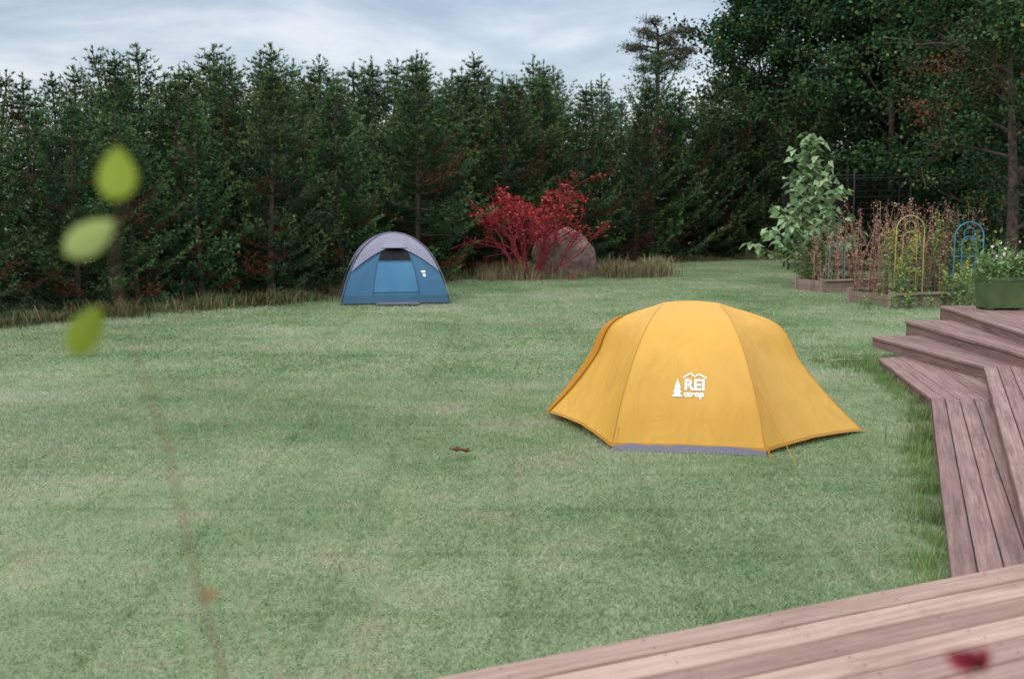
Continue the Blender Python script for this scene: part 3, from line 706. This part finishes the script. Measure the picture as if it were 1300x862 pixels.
stamp(np.array([[-.15,.0],[-.055,.0],[-.10,.06],[-.14,.035],[-.062,.035],[-.10,.10],[-.13,.07],[-.07,.07],[-.10,.15]]),[(0,1,2),(3,4,5),(6,7,8)],0,0.487+LZ)
strip([(-.055,.155),(.01,.195),(.045,.165),(.08,.188),(.15,.155)],0.012)
obj('printed_logo',mb.mesh('printed_logo',[M_white]),parent=e)

# --- blue
e=empty('blue_dome_tent',(-2.66,24.68,0),math.radians(9))
h_=1.15
C=[(.02,.02,1.47),(.38,.38,1.37),(.73,.73,1.08),(.98,.98,.60),(h_,h_,.03)]
q=[mir(C,-1,-1),mir(C,1,-1),mir(C,1,1),mir(C,-1,1)]
bf=[panel_fn(q[i],q[(i+1)%4],0.06,0.0,0.0,0.008) for i in range(4)]
mb=MB()
for f in bf: patch(mb,f,0,1,0,1,24,34)
obj('tent_body',mb.mesh('tent_body',[M_blue],True),parent=e)
mb=MB()
for i,f in enumerate(bf):
    lo=(0.44 if i in(0,2) else 0.52); patch(mb,f,0,1,0.0,1,20,18,0.045,0,(lambda s,lo=lo: lo+0.27*abs(2*s-1)**2.2))
obj('rainfly',mb.mesh('rainfly',[M_lav],True),parent=e)
mb=MB(); f=bf[0]
patch(mb,f,0.28,0.72,0.38,0.60,8,8,0.014,0)
obj('mesh_window',mb.mesh('mesh_window',[M_dark],True),parent=e)
mb=MB()
patch(mb,f,0.27,0.73,0.60,0.90,16,14,0.016,0)
for a in(0.27,0.725): patch(mb,f,a,a+0.008,0.42,0.93,1,12,0.024,1)
patch(mb,f,0.27,0.73,0.597,0.606,8,1,0.026,1)
patch(mb,f,0.80,0.85,0.70,0.72,3,2,0.022,2); patch(mb,f,0.81,0.84,0.73,0.76,3,2,0.022,2)
for g in bf: patch(mb,g,0,1,0.93,1,20,3,0.012,3)
obj('door_and_trim',mb.mesh('door_and_trim',[M_blue2,M_teal,M_white,M_teal],True),parent=e)
mb=MB(); p=[f(s,0.42,0.05)+np.array([0,-0.16*math.sin(math.pi*(s-0.22)/0.56),-0.03]) for s in np.linspace(0.22,0.78,12)]; p0=[f(s,0.30,0.047) for s in np.linspace(0.30,0.70,12)]
mb.add(p0+p,[(i,i+1,i+13,i+12) for i in range(11)]); obj('awning',mb.mesh('awning',[M_lav],True),parent=e)
mb=MB()
for rb in q: tube(mb,[catm(rb,t)*1.02+np.array([0,0,0.03]) for t in np.linspace(0.0,0.99,20)],0.008,5)
obj('poles',mb.mesh('poles',[plain('pole_grey',(0.24,0.24,0.31),None,0.5,5)],True),parent=e)
mb=MB(); box(mb,(0.02,-1.36,0.045),(0.9,0.34,0.03)); obj('door_mat',mb.mesh('door_mat',[M_floor]),parent=e)
mb=MB()
for sx,sy in((-1,-1),(1,-1),(1,1),(-1,1)): tube(mb,[(sx*1.0,sy*1.0,.62),(sx*1.3,sy*1.3,.0)],0.003,4)
obj('guy_lines',mb.mesh('guy_lines',[M_floor]),parent=e)

# ------------------------------------------------------------------ fallen leaves
mb=MB(); rs=np.random.RandomState(9)
def fl(x,y,s,z=0.055):
    a=rs.uniform(0,6.28)
    for k in range(4): b=a+k*1.5; leaves(mb,np.array([[x,y,z]]),nrm(np.array([[math.cos(b),math.sin(b),0.35]])),s,s*0.7,0,np.array([rs.rand()*0.5]),np.array([[0,0,1.0]]))
fl(-.46,9.05,0.09,0.06); fl(-.38,9.02,0.07,0.06)
for _ in range(70):
    y=rs.uniform(9,40); x=rs.uniform(-.38,.3)*y
    if x>xedge(y)+0.5: fl(x,y,rs.uniform(0.018,0.035),0.04)
obj('fallen_leaves',mb.mesh('fallen_leaves',[foliage('dead_leaf',[(0,(0.06,0.022,0.014)),(1,(0.26,0.12,0.07))],0,0,1,0.2,diffuse=True)]))
mb=MB(); tube(mb,[(4.25,14.6,0.05),(4.5,14.75,0.045),(5.0,14.8,0.05)],0.012,6); obj('garden_pipe',mb.mesh('garden_pipe',[plain('pale_pvc',(0.5,0.5,0.42),None,0.5,5)],True))

# ------------------------------------------------------------------ foreground plants
M_fg=foliage('fresh_leaf',[(0,(0.17,0.27,0.025)),(0.5,(0.26,0.40,0.05)),(1,(0.36,0.49,0.18))],0.4,0,6,0.15)
M_tw=plain('twig',(0.24,0.16,0.11),(0.17,0.115,0.08),0.8,9)
mb=MB()
def leafm(c,d,up,L,W,ti,mi=1):
    c=np.array(c,dtype=float);d=nrm(np.array(d,dtype=float));s=nrm(np.cross(d,np.array(up,dtype=float)));n=np.cross(s,d); V=[];k=10
    for i in range(k+1):
        u=i/k; w=W*math.sin(math.pi*u**0.8)**0.75*0.5
        for x in(-1,-.5,0,.5,1): V.append(c+d*L*(u-0.5)+s*w*x+n*(0.12*W*abs(x)-0.15*L*(u-.5)**2))
    F=[(i*5+j,i*5+j+1,i*5+j+6,i*5+j+5) for i in range(k) for j in range(4)]
    mb.add(V,F,mi,ti)
leafm((-.320,.90,2.126),(0.05,0.1,1),(0,1,0.1),0.045,0.032,0.3)
leafm((-.343,.90,2.074),(0.75,0.2,0.55),(-.2,1,0.3),0.048,0.027,0.9)
leafm((-.350,.90,1.998),(0.45,0.1,0.8),(-.3,1,0.1),0.047,0.027,0.1)
tube(mb,[(-.318,.905,2.105),(-.327,.905,2.05),(-.318,.905,1.998),(-.291,.91,1.906),(-.273,.92,1.784),(-.256,.93,1.70),(-.22,.96,1.3),(-.15,1.0,0.6),(-.12,1.0,0)],[.0004,.0005,.0009,.0013,.0017,.0018,.003,.004,.006],6,0)
leafm((-.262,.925,1.765),(0.8,0,0.3),(0,1,0),0.016,0.010,0.6,2)
obj('young_leafy_shoot',mb.mesh('young_leafy_shoot',[M_tw,M_fg,plain('dry_leaf',(0.38,0.24,0.10),None,0.7,6)],True))
mb=MB(); M_pl=plain('pale_twig',(0.42,0.38,0.32),(0.33,0.30,0.26),0.8,9)
for pts in([(-.275,.9,1.79),(-.272,.9,1.70),(-.25,.92,1.2),(-.2,.95,0)],[(-.225,.9,1.775),(-.205,.9,1.72),(-.195,.9,1.69),(-.15,.95,1.2),(-.12,.98,0)],
           [(-.088,.9,1.875),(-.10,.9,1.82),(-.115,.9,1.76),(-.14,.9,1.70),(-.12,.95,1.1),(-.1,.98,0)]):
    tube(mb,pts,[.0011]*(len(pts)-2)+[.002,.004],5)
obj('bare_twigs',mb.mesh('bare_twigs',[M_pl],True))
mb=MB(); c0=np.array([.405,.93,1.700])
rs=np.random.RandomState(2)
for i in range(16):
    a=i*2.4; leaves(mb,np.array([c0+np.array([rs.normal(0,.004),0,0])]),nrm(np.array([[math.cos(a),math.sin(a),rs.uniform(-.2,.8)]])),0.022,0.015,1,np.array([rs.rand()*0.5]))
tube(mb,[c0,c0+np.array([0.01,0.02,-0.3]),(.45,1.0,0.592)],[.001,.0015,.002],5,0)
obj('red_flower',mb.mesh('red_flower',[M_tw,M_red]))

# ------------------------------------------------------------------ world, sun, camera
w=bpy.data.worlds.new('World'); scene.world=w; w.use_nodes=True; nt=w.node_tree; L=nt.links
bg=nt.nodes['Background']; sky=N(nt,'ShaderNodeTexSky'); sky.sky_type='NISHITA'; sky.sun_disc=False
SE,SR=math.radians(42),math.radians(215)
sky.sun_elevation=SE; sky.sun_rotation=SR; L.new(sky.outputs[0],bg.inputs[0]); bg.inputs[1].default_value=0.05
tc=N(nt,'ShaderNodeTexCoord'); mp=N(nt,'ShaderNodeMapping'); mp.inputs['Scale'].default_value=(1,1,3.6); mp.inputs['Location'].default_value=(0.55,0.1,0.12)
L.new(tc.outputs['Generated'],mp.inputs[0]); nz=N(nt,'ShaderNodeTexNoise',Scale=3.4,Detail=6.0,Roughness=0.55,Distortion=0.3); L.new(mp.outputs[0],nz.inputs['Vector'])
r=ramp(nt,[(0.38,(0.34,0.40,0.49)),(0.48,(0.50,0.55,0.63)),(0.58,(0.73,0.74,0.78))],nz.outputs['Fac'])
sx=N(nt,'ShaderNodeSeparateXYZ'); L.new(tc.outputs['Generated'],sx.inputs[0])
mr=N(nt,'ShaderNodeMapRange'); mr.inputs[1].default_value=0.17; mr.inputs[2].default_value=0.8; mr.inputs[3].default_value=0.85; mr.inputs[4].default_value=2.7; L.new(sx.outputs[2],mr.inputs[0])
warm=mixc(nt,1.0,r.outputs[0],(1.0,0.985,0.95),'MULTIPLY')
b2=N(nt,'ShaderNodeBackground'); L.new(warm,b2.inputs[0]); L.new(mr.outputs[0],b2.inputs[1])
ad=N(nt,'ShaderNodeAddShader'); L.new(bg.outputs[0],ad.inputs[0]); L.new(b2.outputs[0],ad.inputs[1]); L.new(ad.outputs[0],nt.nodes['World Output'].inputs[0])
sd=bpy.data.lights.new('sun','SUN'); sd.energy=1.3; sd.angle=math.radians(25); sd.color=(1,0.95,0.87)
so=bpy.data.objects.new('sun',sd); COL.objects.link(so)
dirv=Vector((math.sin(SR)*math.cos(SE),math.cos(SR)*math.cos(SE),math.sin(SE))); so.rotation_euler=dirv.to_track_quat('Z','Y').to_euler()
cd=bpy.data.cameras.new('camera'); co=bpy.data.objects.new('camera',cd); COL.objects.link(co); scene.camera=co
co.location=(0,0,2.1); co.rotation_euler=(math.radians(90-6.9),0,0); cd.sensor_width=36; cd.lens=38.77; cd.clip_end=3000; cd.clip_start=0.05
cd.dof.use_dof=True; cd.dof.focus_distance=11.5; cd.dof.aperture_fstop=2.8
scene.view_settings.view_transform='Standard'; scene.view_settings.look='None'; scene.view_settings.exposure=0
print('objects',len(bpy.data.objects),'polys',sum(len(m.polygons) for m in bpy.data.meshes))
